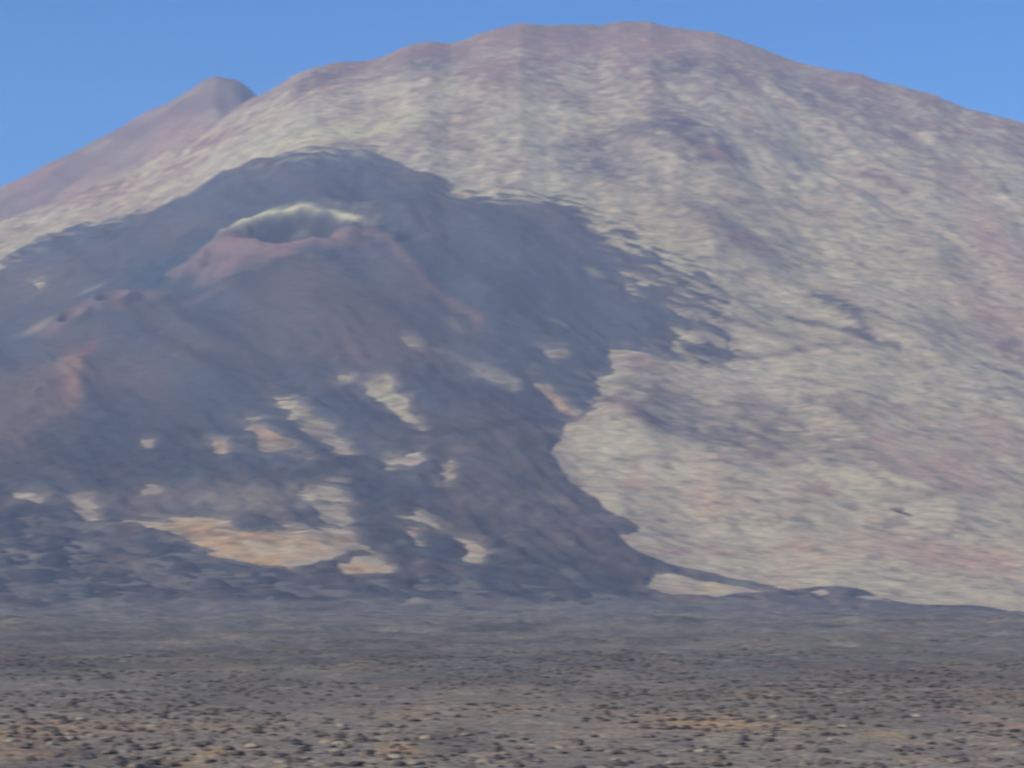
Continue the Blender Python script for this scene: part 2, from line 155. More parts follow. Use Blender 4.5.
def bump(x, y, cx, cy, rx, ry, h, rot=0.0):
    c, s = np.cos(rot), np.sin(rot)
    dx, dy = x - cx, y - cy
    q = ((c * dx + s * dy) / rx) ** 2 + ((-s * dx + c * dy) / ry) ** 2
    return h * np.exp(-q)

def base_height(x, y):
    """the mountain before cones and roughness"""
    b = x / np.maximum(y, 50.0)
    yb = 2450 + 260 * np.clip(b / 0.2, -1, 1)
    yc = 5650 - 250 * np.clip(np.abs(b - 0.03) / 0.2, 0, 1.5)
    return flank(x, y, CREST, yc, yb)

HAZE, SUN_E, SKY_E = 0.95e-4, 4.7, .10
DOF, FSTOP, ARATIO = True, 13.0, .30
SKY_TINT = (.25, .80, 1.42)
CRX, CRY = CRATER_AT

def bare(x, y):
    """mountain with its shoulders and the big crater, without small roughness"""
    z = base_height(x, y)
    for cx, cy, rx, ry, h, r in MOUNDS:
        z = z + bump(x, y, cx, cy, rx, ry, h, math.radians(r))
    r = np.hypot((x - CRX) * .93, (y - CRY) * np.where(y < CRY, 1.2, 1.65)) * (1 + 0.24 * fbm(x, y, 55, 3, 91))
    back = ss(-80, 90, y - CRY)
    z = z + (9 - 3 * back) * np.exp(-((r - 104) / 30.0) ** 2) - 24 * np.exp(-(r / 80.0) ** 4) + bump(x, y, CRX + 22, CRY + 4, 18, 22, 13) + 3 * np.exp(-((r - 95) / 45.0) ** 2) * fbm(x, y, 30, 3, 93) - .20 * (x - CRX) * np.exp(-(r / 160.0) ** 4)
    # two small vents further down the fissure
    for vx, vy, q in VENTS:
        r = np.hypot(x - vx, y - vy)
        z = z + 12 * np.exp(-((r - q) / (0.5 * q)) ** 2) - 10 * np.exp(-(r / (0.7 * q)) ** 4)
    return z

VENTS = [(ASH_PATCHES[11][0], ASH_PATCHES[11][1] - 6, 30.0), (ASH_PATCHES[12][0], ASH_PATCHES[12][1], 24.0)]

def slope_fade(y):
    return ss(2350, 2900, y)

def radial(x, y):
    """position around and below the summit"""
    return np.arctan2(x - 60, 6100 - y) * 1900, np.hypot(x - 60, 6100 - y)

def slope_height(x, y):
    z = bare(x, y)
    b = x / np.maximum(y, 50.0)
    f = slope_fade(y)
    th, ra = radial(x, y)
    th = th + 60 * fbm(x, y, 330, 3, 7)
    gul = 1 - np.abs(fbm(th, ra * 0.25, 190, 4, 5))                      # gullies running down from the summit
    crest = 1 - 0.62 * ss(5150, 5500, y)
    z = z + f * crest * (10 * (1 - .7 * np.exp(-((x - 40) / 300.0) ** 2) * ss(4700, 5100, y)) * (gul - 0.7) + 9 * fbm(x, y, 260, 3, 11))
    z = z + (0.25 + f) * (1.0 * fbm(x - .2 * y, y, 60, 3, 21) + .75 * fbm(x + .65 * y, y, 17, 2, 31))
    return z

def inside(x, y, poly, k=0.33, reach=60.0):
    """signed distance (metres across the slope) to a survey outline, positive inside"""
    P = np.array(poly, float); P[:, 1] *= k
    Y = y * k
    out = np.full(x.shape, -reach)
    sel = (x > P[:, 0].min() - reach) & (x < P[:, 0].max() + reach) & (Y > P[:, 1].min() - reach) & (Y < P[:, 1].max() + reach)
    if not sel.any():
        return out
    xs, ys = x[sel], Y[sel]
    d2 = np.full(xs.shape, 1e12); ins = np.zeros(xs.shape, bool)
    n = len(P)
    for i in range(n):
        ax, ay = P[i]; bx, by = P[(i + 1) % n]
        ex, ey = bx - ax, by - ay
        L = ex * ex + ey * ey
        if L > 0:
            t = np.clip(((xs - ax) * ex + (ys - ay) * ey) / L, 0, 1)
            d2 = np.minimum(d2, (xs - ax - t * ex) ** 2 + (ys - ay - t * ey) ** 2)
        if ay != by:
            ins ^= ((ay > ys) != (by > ys)) & (xs < ex * (ys - ay) / (by - ay) + ax)
    d = np.sqrt(d2)
    out[sel] = np.clip(np.where(ins, d, -d), -reach, reach)
    return out

def near_line(x, y, pts, w, k=0.33):
    P = np.array(pts, float); P[:, 1] *= k
    Y = y * k
    out = np.zeros(x.shape)
    sel = (x > P[:, 0].min() - 4 * w) & (x < P[:, 0].max() + 4 * w) & (Y > P[:, 1].min() - 4 * w) & (Y < P[:, 1].max() + 4 * w)
    if not sel.any():
        return out
    xs, ys = x[sel], Y[sel]
    d2 = np.full(xs.shape, 1e12)
    for (ax, ay), (bx, by) in zip(P[:-1], P[1:]):
        ex, ey = bx - ax, by - ay
        t = np.clip(((xs - ax) * ex + (ys - ay) * ey) / max(ex * ex + ey * ey, 1e-6), 0, 1)
        d2 = np.minimum(d2, (xs - ax - t * ex) ** 2 + (ys - ay - t * ey) ** 2)
    out[sel] = np.exp(-d2 / (w * w))
    return out

def patch(x, y, rec):
    cx, cy, rx, ry, rot, col, s = rec
    # tilt is measured on the slope as seen face on: the y axis is scaled to the slope
    k = rx and (1.0)
    kk = 0.31
    a = math.radians(-rot)
    c, sn = math.cos(a), math.sin(a)
    dx, dy = x - cx, (y - cy) * kk
    q = ((c * dx + sn * dy) / rx) ** 2 + ((-sn * dx + c * dy) / max(ry * kk, 1.5)) ** 2
    return s * np.exp(-q ** 1.3)

# ---------------------------------------------------------------- surface colours (linear albedo)
COL = {
    'ash': (.056, .062, .074), 'darkash_and_shade': (.034, .038, .046), 'slate': (.064, .076, .090), 'teal': (.034, .060, .078),  # the dark ash tone doubles as painted shade in the pit and field rim
    'brown': (.115, .090, .078), 'pink': (.185, .125, .118), 'rust': (.24, .10, .065), 'orange': (.27, .165, .105), 'yellow': (.44, .42, .24),
    'pale': (.390, .332, .212), 'cream': (.47, .41, .265), 'tan': (.26, .22, .165), 'ochre': (.42, .275, .13), 'olive': (.295, .26, .155),
    'lava': (.085, .068, .072), 'lichen': (.37, .35, .25), 'rock': (.185, .160, .150), 'rustrock': (.225, .145, .118), 'sand': (.43, .37, .26), 'rustsand': (.39, .26, .185),
    'plain': (.150, .143, .130), 'soil': (.265, .224, .170),
}
COL = {k: np.array(v) for k, v in COL.items()}

def mix(c, name, w):
    w = np.clip(w, 0, 1)[:, None]
    return c * (1 - w) + COL[name] * w

def warp(x, y, a=9.0):
    return x + a * fbm(x, y, 55, 3, 201), y + 2.6 * a * fbm(x, y, 55, 3, 301)

# ---------------------------------------------------------------- helpers
scene = bpy.context.scene
coll = scene.collection

def tag(o, label, cat, group=None, kind=None):
    o['label'] = label; o['category'] = cat
    if group: o['group'] = group
    if kind: o['kind'] = kind
    return o

def sheet(name, X, Y, Z, colour, mat, keep=None):
    """a height field as one mesh; X, Y, Z are 2-D arrays"""
    r, c = X.shape
    idx = np.arange(r * c).reshape(r, c)
    q = np.stack([idx[:-1, :-1], idx[:-1, 1:], idx[1:, 1:], idx[1:, :-1]], -1).reshape(-1, 4)
    co = np.stack([X, Y, Z], -1).reshape(-1, 3)
    col = colour.reshape(-1, 3)
    if keep is not None:
        k = keep.reshape(-1)
        q = q[k[q].any(1)]
        used = np.zeros(len(co), bool); used[q.ravel()] = True
        remap = np.cumsum(used) - 1
        q = remap[q]; co = co[used]; col = col[used]
    me = bpy.data.meshes.new(name)
    me.vertices.add(len(co)); me.vertices.foreach_set('co', co.astype(np.float32).ravel())
    me.loops.add(q.size); me.loops.foreach_set('vertex_index', q.astype(np.int32).ravel())
    me.polygons.add(len(q))
    me.polygons.foreach_set('loop_start', np.arange(0, q.size, 4, dtype=np.int32))
    me.update(calc_edges=True)
    me.polygons.foreach_set('use_smooth', np.ones(len(q), bool))
    at = me.color_attributes.new('albedo', 'FLOAT_COLOR', 'POINT')
    at.data.foreach_set('color', np.concatenate([col, np.ones((len(col), 1))], 1).astype(np.float32).ravel())
    me.materials.append(mat)
    me.validate()
    o = bpy.data.objects.new(name, me); coll.objects.link(o)
    return o

def terrain_material(name, scale, contrast, bump_d, grain=None):
    """the surveyed albedo broken up by procedural stone, scrub and grit at three sizes"""
    m = bpy.data.materials.new(name); m.use_nodes = True
    nt = m.node_tree; N = nt.nodes; L = nt.links
    bs = N['Principled BSDF']
    bs.inputs['Roughness'].default_value = .95
    bs.inputs['Specular IOR Level'].default_value = .08
    at = N.new('ShaderNodeAttribute'); at.attribute_name = 'albedo'
    tc = N.new('ShaderNodeTexCoord')
    mp = N.new('ShaderNodeMapping'); mp.vector_type = 'POINT'; L.new(tc.outputs['Object'], mp.inputs['Vector'])
    if grain:                                                             # rills: the grain is drawn out along one bearing
        mp.inputs['Rotation'].default_value = (0, 0, math.radians(grain[0])); mp.inputs['Scale'].default_value = (grain[1], grain[2], 1)
    fac = None
    for i, (sz, w) in enumerate(((1.0, 1.0), (2.7, .8), (8.0, .55))):
        nz = N.new('ShaderNodeTexNoise'); nz.inputs['Scale'].default_value = scale * sz
        nz.inputs['Detail'].default_value = 4; nz.inputs['Roughness'].default_value = .62
        L.new(mp.outputs['Vector'], nz.inputs['Vector'])
        mr = N.new('ShaderNodeMapRange')
        mr.inputs['From Min'].default_value = .28; mr.inputs['From Max'].default_value = .72
        mr.inputs['To Min'].default_value = 1 - contrast * w; mr.inputs['To Max'].default_value = 1 + contrast * w
        L.new(nz.outputs['Fac'], mr.inputs['Value'])
        if fac is None:
            fac = mr.outputs['Result']
        else:
            mu = N.new('ShaderNodeMath'); mu.operation = 'MULTIPLY'
            L.new(fac, mu.inputs[0]); L.new(mr.outputs['Result'], mu.inputs[1]); fac = mu.outputs[0]
    sc = N.new('ShaderNodeVectorMath'); sc.operation = 'SCALE'
    L.new(at.outputs['Color'], sc.inputs[0]); L.new(fac, sc.inputs['Scale'])
    # hue drift between rusty and grey-green grit
    hn = N.new('ShaderNodeTexNoise'); hn.inputs['Scale'].default_value = scale * .45; hn.inputs['Detail'].default_value = 5
    L.new(tc.outputs['Object'], hn.inputs['Vector'])
    cr = N.new('ShaderNodeValToRGB')
    cr.color_ramp.elements[0].position = .34; cr.color_ramp.elements[0].color = (1.05, .97, .95, 1)
    cr.color_ramp.elements[1].position = .66; cr.color_ramp.elements[1].color = (.97, 1.01, .99, 1)
    L.new(hn.outputs['Fac'], cr.inputs['Fac'])
    mm = N.new('ShaderNodeVectorMath'); mm.operation = 'MULTIPLY'
    L.new(sc.outputs[0], mm.inputs[0]); L.new(cr.outputs['Color'], mm.inputs[1])
    L.new(mm.outputs[0], bs.inputs['Base Color'])
    bn = N.new('ShaderNodeTexNoise'); bn.inputs['Scale'].default_value = scale * 3; bn.inputs['Detail'].default_value = 5
    L.new(mp.outputs['Vector'], bn.inputs['Vector'])
    bp = N.new('ShaderNodeBump'); bp.inputs['Strength'].default_value = .8; bp.inputs['Distance'].default_value = bump_d
    L.new(bn.outputs['Fac'], bp.inputs['Height']); L.new(bp.outputs['Normal'], bs.inputs['Normal'])
    return m

M_SLOPE = terrain_material('scrubby_pumice_slope', .085, .22, 1.2, (33, .55, 1.25))
M_ASH = terrain_material('volcanic_ash', .06, .13, 1.6)
M_FIELD = terrain_material('rough_lava', .06, .20, 2.0)
M_PLAIN = terrain_material('lava_plain_grit', .30, .34, .8)
M_CRATER = terrain_material('oxidised_cinder', .05, .12, 1.5)

# ---------------------------------------------------------------- pale mountain
gx, gy = np.meshgrid(np.arange(-1380, 1381, 4.0), np.arange(2240, 5960, 6.0))
X, Y = gx.ravel(), gy.ravel()
WX, WY = warp(X, Y, 4.0)
BARE = slope_height(X, Y)

def slope_colour(x, y, wx, wy):
    c = np.tile(COL['pale'], (len(x), 1))
    up = ss(4500, 5600, y)
    th, ra = radial(x, y)
    th = th + 60 * fbm(x, y, 330, 3, 7) + 14 * fbm(x, y, 60, 2, 8)
    big = fbm(x, y * .6, 420, 4, 401); mid = fbm(x - .2 * y, y * .8, 40, 4, 411); fine = fbm(x, y, 20, 3, 421)
    c = mix(c, 'lichen', .5 * ss(-.1, .6, big))
    c = mix(c, 'rock', .40 * ss(.05, .75, mid + .35 * big + .25 * up))
    c = mix(c, 'rock', .45 * ss(.1, .8, fbm(x - .2 * y, y * .9, 22, 3, 415)))
    c = mix(c, 'olive', .45 * ss(.0, .6, fbm(x, y * .9, 36, 3, 431)))
    c = mix(c, 'rustrock', (.42 + .3 * up) * ss(.15, .7, fbm(x, y * .6, 80, 5, 441)))
    c = mix(c, 'rock', .32 * up)
    c = mix(c, 'lava', .28 * ss(.15, .75, fbm(th, ra * .5, 80, 4, 471)) * (1 - .6 * np.exp(-((x - 40) / 260) ** 2)))
    c = mix(c, 'cream', .25 * ss(.2, .8, fbm(th, ra * .4, 60, 4, 472)) * (1 - .7 * np.exp(-((x - 40) / 260) ** 2)))
    low = 1 - ss(2900, 3700, y)
    c = mix(c, 'sand', .40 * low)
    c = mix(c, 'rustsand', .55 * low * ss(.15, .65, fbm(x, y * .6, 60, 4, 451)))
    c = mix(c, 'rustrock', .85 * ss(5050, 5350, y) * ss(-.3, .3, mid + .5 * big))
    c = mix(c, 'rock', .5 * ss(5350, 5500, y + 60 * mid))
    for rec in SLOPE_PATCHES:
        c = mix(c, rec[5], 1.5 * patch(wx, wy, rec) * (.85 + .6 * mid + .3 * fine))
    for pts, w, name, s in SLOPE_STREAKS:
        c = mix(c, name, s * near_line(wx, wy, pts, w))
    # scattered dark stones and bright tufts
    c = mix(c, 'lava', .40 * ss(.3, .8, fine)); c = mix(c, 'cream', .45 * ss(.3, .85, -fine))
    f2 = fbm(x * .6 + .3 * y, y, 11, 2, 423)
    c = mix(c, 'lava', .32 * ss(.3, .9, f2)); c = mix(c, 'cream', .3 * ss(.35, .9, -f2))
    for rec in SLOPE_PATCHES:
        if rec[5] in ('lava', 'rustrock', 'rustsand'):
            c = mix(c, rec[5], .62 * patch(wx, wy, rec))
    c = mix(c, 'rustrock', .6 * ss(5380, 5520, y + 50 * mid))
    return c

edge = np.where(True, inside(WX, WY, ASH_OUTLINE), 0)
gaps = np.full(X.shape, -60.0)
for p in ASH_GAPS:
    gaps = np.maximum(gaps, inside(WX, WY, p))
rag = fbm(X, Y * .5, 34, 4, 501)
ragged = 2.5 + 0 * X
for rec in RAGGED:
    ragged += 15 * patch(X, Y, rec)
CS = slope_colour(X, Y, WX, WY)
inland = ss(-14, 6, edge - 18) * ss(2950, 3200, Y)                    # pale islets are sprinkled with ash
CS = mix(CS, 'brown', inland * (.22 + .5 * fbm(X, Y, 24, 3, 461)))
CS = mix(CS, 'darkash_and_shade', .85 * np.clip((ragged - 2.5) / 16, 0, 1) * ss(.12, .5, -fbm((X * .84 - Y * .54) * .35, X * .54 + Y * .84, 13, 3, 517)) * np.exp(-(np.clip(-edge, 0, 60) / 30) ** 2))
mountain = sheet('mountain', gx, gy, BARE.reshape(gx.shape), CS, M_SLOPE)
tag(mountain, 'broad pale volcano with scrubby grey-beige slopes under blue sky', 'mountain', kind='structure')

# ---------------------------------------------------------------- dark ash flank lying over the lower mountain
ash_d = np.minimum(edge, -gaps)
rag2 = fbm(X + .65 * Y, Y * 1.0 - .2 * X, 24, 3, 511)
rag3 = fbm((X * .84 - Y * .54) * .33, X * .54 + Y * .84, 16, 3, 513)
ash_d = ash_d + ragged * (.35 * rag + .45 * rag2 + .95 * rag3)
TH = fbm(X + .38 * Y, Y * .14, 34, 4, 521)
ash_on = ss(0, 20, ash_d)
ash_z = BARE + np.clip(ash_d * .5, -7, 3.0) + ash_on * (1 - .85 * np.clip(ss(3850, 4150, Y) + np.exp(-((X + 460) / 150) ** 2 - ((Y - 3800) / 330) ** 2) + np.exp(-((X + 60) / 200) ** 2 - ((Y - 4100) / 420) ** 2), 0, 1)) * (4.5 * (1 - np.abs(TH)) - 2.0 + (1 + 1.2 * (1 - ss(2900, 3600, Y))) * 1.5 * fbm(X, Y, 22, 3, 523))
ash_z = np.where(ash_d > 4, np.maximum(ash_z, BARE + 1.2), ash_z)

def ash_colour(x, y, wx, wy):
    c = np.tile(COL['ash'], (len(x), 1))
    big = fbm(x, y * .5, 240, 4, 601); run = fbm(x + .38 * y, y * .10, 34, 4, 611)
    c = mix(c, 'slate', .7 * ss(-.2, .6, big)); c = mix(c, 'brown', .6 * ss(.1, .8, -big))
    c = mix(c, 'slate', .75 * ss(.05, .6, run)); c = mix(c, 'darkash_and_shade', .7 * ss(.05, .6, -run)); c = mix(c, 'brown', .35 * ss(.2, .7, fbm(x + .38 * y, y * .1, 60, 3, 613)))
    low = 1 - ss(2900, 3500, y)
    rough = fbm(x, y * .8, 30, 4, 631)
    c = mix(c, 'darkash_and_shade', .4 * low); c = mix(c, 'brown', .6 * low * ss(-.1, .6, fbm(x, y * .6, 60, 4, 621)))
    c = mix(c, 'darkash_and_shade', (.15 + .5 * low) * ss(.0, .6, rough)); c = mix(c, 'tan', .22 * low * ss(.25, .8, -rough))
    for rec in ASH_PATCHES:
        c = mix(c, rec[5], patch(wx, wy, rec))
    for pts, w, name, s in ASH_STREAKS:
        c = mix(c, name, s * near_line(wx, wy, pts, w))
    return c

CA_ = ash_colour(X, Y, WX, WY)
CA_ = mix(CA_, 'tan', .55 * np.exp(-(np.clip(ash_d, 0, 99) / 7) ** 2) * (.6 + .6 * rag2))          # pumice dusted over its edge
CA_ = mix(CA_, 'tan', .25 * np.exp(-(np.clip(ash_d, 0, 99) / 22) ** 2) * ss(.1, .7, rag2))
frayed = np.clip((ragged - 2.5) / 16, 0, 1)
fleck = fbm((X * .84 - Y * .54) * .35, X * .54 + Y * .84, 13, 3, 517)
CA_ = mix(CA_, 'pale', .8 * frayed * ss(.12, .5, fleck) * np.exp(-(np.clip(edge, 0, 60) / 34) ** 2))
ash = sheet('ash_slope', gx, gy, ash_z.reshape(gx.shape), CA_, M_ASH, keep=(ash_d > -13))
tag(ash, 'smooth blue-black ash and lava flank spread below the old crater', 'ash slope', kind='structure')

# ---------------------------------------------------------------- the crater, a finer sheet over the ash
cx_, cy_ = np.meshgrid(np.arange(CRX - 260, CRX + 261, 3.0), np.arange(CRY - 300, CRY + 301, 4.0))
cX, cY = cx_.ravel(), cy_.ravel()
cwx, cwy = warp(cX, cY, 6)
rr = np.hypot((cX - CRX) * .93, (cY - CRY) * np.where(cY < CRY, 1.2, 1.65))
cd = 165 + 40 * fbm(cX, cY, 90, 3, 701) - np.hypot((cX - CRX) * .9, (cY - CRY + 15))
cz = slope_height(cX, cY) + 3.0 + np.clip(cd * .12, -6, 3.0)
cc = ash_colour(cX, cY, cwx, cwy)
rw = rr * (1 + 0.24 * fbm(cX, cY, 55, 3, 91))
back = ss(8, 44, cY - CRY)
front = 1 - ss(-25, 25, cY - CRY)
cc = mix(cc, 'yellow', back * 1.15 * np.exp(-((rw - 112) / 20) ** 2) * (.85 + .5 * fbm(cX, cY, 40, 3, 721)))
cc = mix(cc, 'yellow', .8 * back * np.exp(-((rw - 150) / 34) ** 2) * (1 - ss(-20, 60, cX - CRX)) * (.7 + .8 * fbm(cX, cY, 40, 3, 722)))
cc = mix(cc, 'lichen', .35 * back * np.exp(-((rw - 150) / 40) ** 2) * (.7 + .8 * fbm(cX, cY, 50, 3, 723)))
cc = mix(cc, 'pink', .95 * front * np.exp(-((rw - 112) / 34) ** 2))
cc = mix(cc, 'pink', .6 * (1 - ss(-60, -10, cX - CRX)) * (1 - ss(20, 70, cY - CRY)) * np.exp(-((rw - 145) / 55) ** 2))
cc = mix(cc, 'rust', .6 * front * np.exp(-((rw - 88) / 16) ** 2) * ss(-.2, .5, fbm(cX, cY, 45, 3, 731)))
cc = mix(cc, 'darkash_and_shade', .95 * np.exp(-(rw / 74) ** 6)); cc = mix(cc, 'pale', .22 * bump(cX, cY, CRX + 22, CRY + 4, 20, 24, 1))  # shade inside the hollow is painted into the pit colour
crater = sheet('crater', cx_, cy_, cz.reshape(cx_.shape), cc, M_CRATER, keep=(cd > -45))
tag(crater, 'gaping volcanic crater with sulphur-yellow upper rim and pink lower lip', 'crater', kind='structure')

# ---------------------------------------------------------------- low lava field between the plain and the slopes
fx_, fy_ = np.meshgrid(np.arange(-1100, 1101, 4.0), np.arange(1050, 3150, 6.0))
fX, fY = fx_.ravel(), fy_.ravel()
fwx, fwy = warp(fX, fY, 4)

def plain_height(x, y):
    return (EYE - 1.65) * (1 - ss(6, 150, y)) + (.15 + ss(120, 1400, y) * .9) * fbm(x, y, 38, 4, 801) + ss(120, 220, y) * (1 - ss(1300, 1900, y)) * (.30 + .5 * ss(300, 900, y)) * fbm(x, y, 9, 2, 805) + ss(150, 500, y) * .9 * fbm(x, y, 140, 2, 811)

def ground_height(x, y):
    w = ss(2150, 2400, y)
    return plain_height(x, y) * (1 - w) + slope_height(x, y) * w

fd = inside(fwx, fwy, FIELD_OUTLINE)
for p in FIELD_GAPS:
    fd = np.minimum(fd, -inside(fwx, fwy, p))
fd = fd + 4 * fbm(fX, fY, 24, 4, 821)
lump = 1.7 * np.abs(fbm(fX, fY * .7, 44, 4, 831)) + 1.6 * fbm(fX, fY, 15, 2, 841)
fz = ground_height(fX, fY) + np.clip(fd * .4, -7, 3.0) + lump * ss(0, 45, fd)
fc = np.tile(COL['plain'], (len(fX), 1)) * (.82 + .18 * (1 - ss(1500, 2700, fY)))[:, None]
fc = mix(fc, 'slate', .2 * ss(-.1, .6, fbm(fX, fY * .4, 120, 4, 851)))
fc = mix(fc, 'brown', .55 * ss(0., .7, fbm(fX, fY * .4, 80, 4, 861)))
nearer = 1 - ss(1400, 2900, fY)
fc = mix(fc, 'plain', .85 * nearer)
fc = mix(fc, 'olive', .22 * ss(.2, .8, fbm(fX, fY * .4, 46, 4, 871)))
fc = mix(fc, 'darkash_and_shade', .55 * ss(1900, 2400, fY) * np.exp(-(np.clip(fd, 0, 99) / 10) ** 2))  # shadow of the raised far edge, painted into the colour
fc = mix(fc, 'tan', .34 * ss(.15, .7, fbm(fX, fY * .5, 34, 4, 881)))
fc = mix(fc, 'darkash_and_shade', .4 * ss(.15, .7, fbm(fX, fY * .4, 30, 4, 883)))
field = sheet('lava_field', fx_, fy_, fz.reshape(fx_.shape), fc, M_FIELD, keep=(fd > -13))
tag(field, 'rough charcoal lava field edging the foot of the pale slopes', 'lava field', kind='structure')

# ---------------------------------------------------------------- near plain, one sheet from the viewer to the foot of the mountain
ys = [-40.0]
while ys[-1] < 2420:
    ys.append(ys[-1] + max(1.0, min(5.0, abs(ys[-1]) * .0045)))
ys = np.array(ys); us = np.linspace(-1, 1, 760)
py_ = np.repeat(ys[:, None], len(us), 1)
px_ = us[None, :] * (120 + .44 * np.maximum(ys, 0))[:, None]
pX, pY = px_.ravel(), py_.ravel()
pz = ground_height(pX, pY) - 6 * ss(2250, 2420, pY)
pc = np.tile(COL['plain'], (len(pX), 1))
nearw = 1 - ss(280, 560, pY + 60 * fbm(pX, pY * .4, 60, 3, 899))
pc = mix(pc, 'soil', .85 * nearw)
pc = mix(pc, 'tan', .6 * (.3 + .7 * nearw) * ss(.0, .7, fbm(pX, pY * .6, 22, 4, 901)))
pc = mix(pc, 'rock', .6 * nearw * ss(.1, .7, fbm(pX, pY, 9, 3, 903)))
pc = mix(pc, 'darkash_and_shade', .32 * ss(.1, .8, fbm(pX, pY * .5, 42, 4, 911)))
pc = mix(pc, 'ochre', .35 * nearw * ss(.25, .9, fbm(pX, pY * .5, 26, 3, 921)))
pc = mix(pc, 'brown', .4 * (1 - nearw) * ss(0, .6, fbm(pX, pY * .25, 24, 4, 933)))
pc = mix(pc, 'tan', .3 * (1 - nearw) * ss(.1, .6, fbm(pX, pY * .25, 17, 4, 935)))
pc = mix(pc, 'olive', .25 * (1 - nearw) * ss(.1, .8, fbm(pX, pY * .3, 60, 3, 931)))
for rec in PLAIN_PATCHES:
    dx, dy = (pX - rec[0]) / rec[2], (pY - rec[1]) / rec[3]
    pc = mix(pc, rec[5], rec[6] * np.exp(-(dx * dx + dy * dy) ** 1.3) * (.8 + .5 * fbm(pX, pY, 9, 2, 941)))
plain = sheet('plain', px_, py_, pz.reshape(px_.shape), pc, M_PLAIN)
tag(plain, 'grey-brown stony lava plain in the foreground', 'plain', kind='structure')

# ---------------------------------------------------------------- wide ground to the horizon, and the peak behind
hx, hy = np.meshgrid(np.linspace(-30000, 30000, 81), np.linspace(-12000, 40000, 71))
hz = np.full(hx.shape, -8.0) + 2 * fbm(hx, hy, 4000, 3, 951)
ground = sheet('ground', hx, hy, hz, np.tile(COL['plain'], (hx.size, 1)), M_FIELD)
tag(ground, 'wide dark volcanic ground reaching out to the horizon', 'ground', kind='structure')

kx, ky = np.meshgrid(np.arange(-2900, 900, 14.0), np.arange(3300, 8200, 16.0))
kX, kY = kx.ravel(), ky.ravel()
kz = flank(kX, kY, PEAK, 6900 + 0 * kX, 3400 + 0 * kX)
kf = ss(3500, 4300, kY)
kz = kz + kf * (3 * fbm(kX, kY * .4, 60, 2, 963) + 9 * fbm(kX, kY, 150, 4, 961) + 8 * (1 - ss(6300, 6800, kY)) * fbm(kX, kY, 400, 3, 971)) - 20 - 10 * (1 - kf) + 20 * ss(6000, 6900, kY)
kc = slope_colour(kX, kY - 1250, kX + 9000, kY)
kc = mix(kc, 'rustrock', .35 * ss(0, .6, fbm(kX, kY, 120, 3, 981)))
kb = kX / kY
kc = mix(kc, 'lava', .5 * ss(.05, .5, fbm(kX + .5 * kY, kY * .3, 70, 4, 987)))
kc = mix(kc, 'cream', .5 * ss(.1, .6, fbm(kX + .5 * kY, kY * .3, 80, 4, 988)))
kc = mix(kc, 'rust', .35 * ss(6000, 6700, kY) * ss(.1, .5, fbm(kX, kY * .4, 70, 3, 989)))
kc = mix(kc, 'rock', .3 + 0 * kX)
kc = mix(kc, 'rustrock', .3 + .3 * fbm(kX, kY * .5, 120, 3, 990))
kc = mix(kc, 'lava', .55 * ss(6500, 6900, kY + 500 * fbm(kX, kY, 160, 3, 983)))
kc = mix(kc, 'rustrock', .6 * ss(6250, 6700, kY) * ss(-.1, .5, fbm(kX, kY * .5, 90, 3, 985)))
kc = mix(kc, 'cream', .8 * np.exp(-((kb + .139) / .007) ** 2 - ((kY - 5650) / 330) ** 2))
peak = sheet('distant_peak', kx, ky, kz.reshape(kx.shape), kc, M_SLOPE)
tag(peak, 'pinkish-grey secondary summit rising behind the left shoulder of the mountain', 'mountain peak', kind='structure')

# ---------------------------------------------------------------- boulders and rubble of the foreground
random.seed(7)

def grit_material(name, base, dark, scale):
    m = bpy.data.materials.new(name); m.use_nodes = True
    N = m.node_tree.nodes; L = m.node_tree.links; bs = N['Principled BSDF']
    bs.inputs['Roughness'].default_value = .9; bs.inputs['Specular IOR Level'].default_value = .1
    tc = N.new('ShaderNodeTexCoord'); nz = N.new('ShaderNodeTexNoise')
    nz.inputs['Scale'].default_value = scale; nz.inputs['Detail'].default_value = 6; nz.inputs['Roughness'].default_value = .65
    oi = N.new('ShaderNodeObjectInfo')
    L.new(tc.outputs['Object'], nz.inputs['Vector'])
    cr = N.new('ShaderNodeValToRGB')
    cr.color_ramp.elements[0].position = .32; cr.color_ramp.elements[0].color = (*dark, 1)
    cr.color_ramp.elements[1].position = .68; cr.color_ramp.elements[1].color = (*base, 1)
    L.new(nz.outputs['Fac'], cr.inputs['Fac'])
    mr = N.new('ShaderNodeMapRange'); mr.inputs['To Min'].default_value = .7; mr.inputs['To Max'].default_value = 1.3
    L.new(oi.outputs['Random'], mr.inputs['Value'])
    sc = N.new('ShaderNodeVectorMath'); sc.operation = 'SCALE'
    L.new(cr.outputs['Color'], sc.inputs[0]); L.new(mr.outputs['Result'], sc.inputs['Scale'])
    L.new(sc.outputs[0], bs.inputs['Base Color'])
    bp = N.new('ShaderNodeBump'); bp.inputs['Strength'].default_value = .7; bp.inputs['Distance'].default_value = .05
    L.new(nz.outputs['Fac'], bp.inputs['Height']); L.new(bp.outputs['Normal'], bs.inputs['Normal'])
    return m

M_ROCK = grit_material('black_basalt', (.12, .106, .10), (.045, .042, .041), 2.2)
M_BROWNROCK = grit_material('brown_lava', (.19, .15, .125), (.075, .062, .056), 2.2)
M_TAN = grit_material('tan_pumice', (.30, .25, .185), (.19, .155, .12), 2.2)

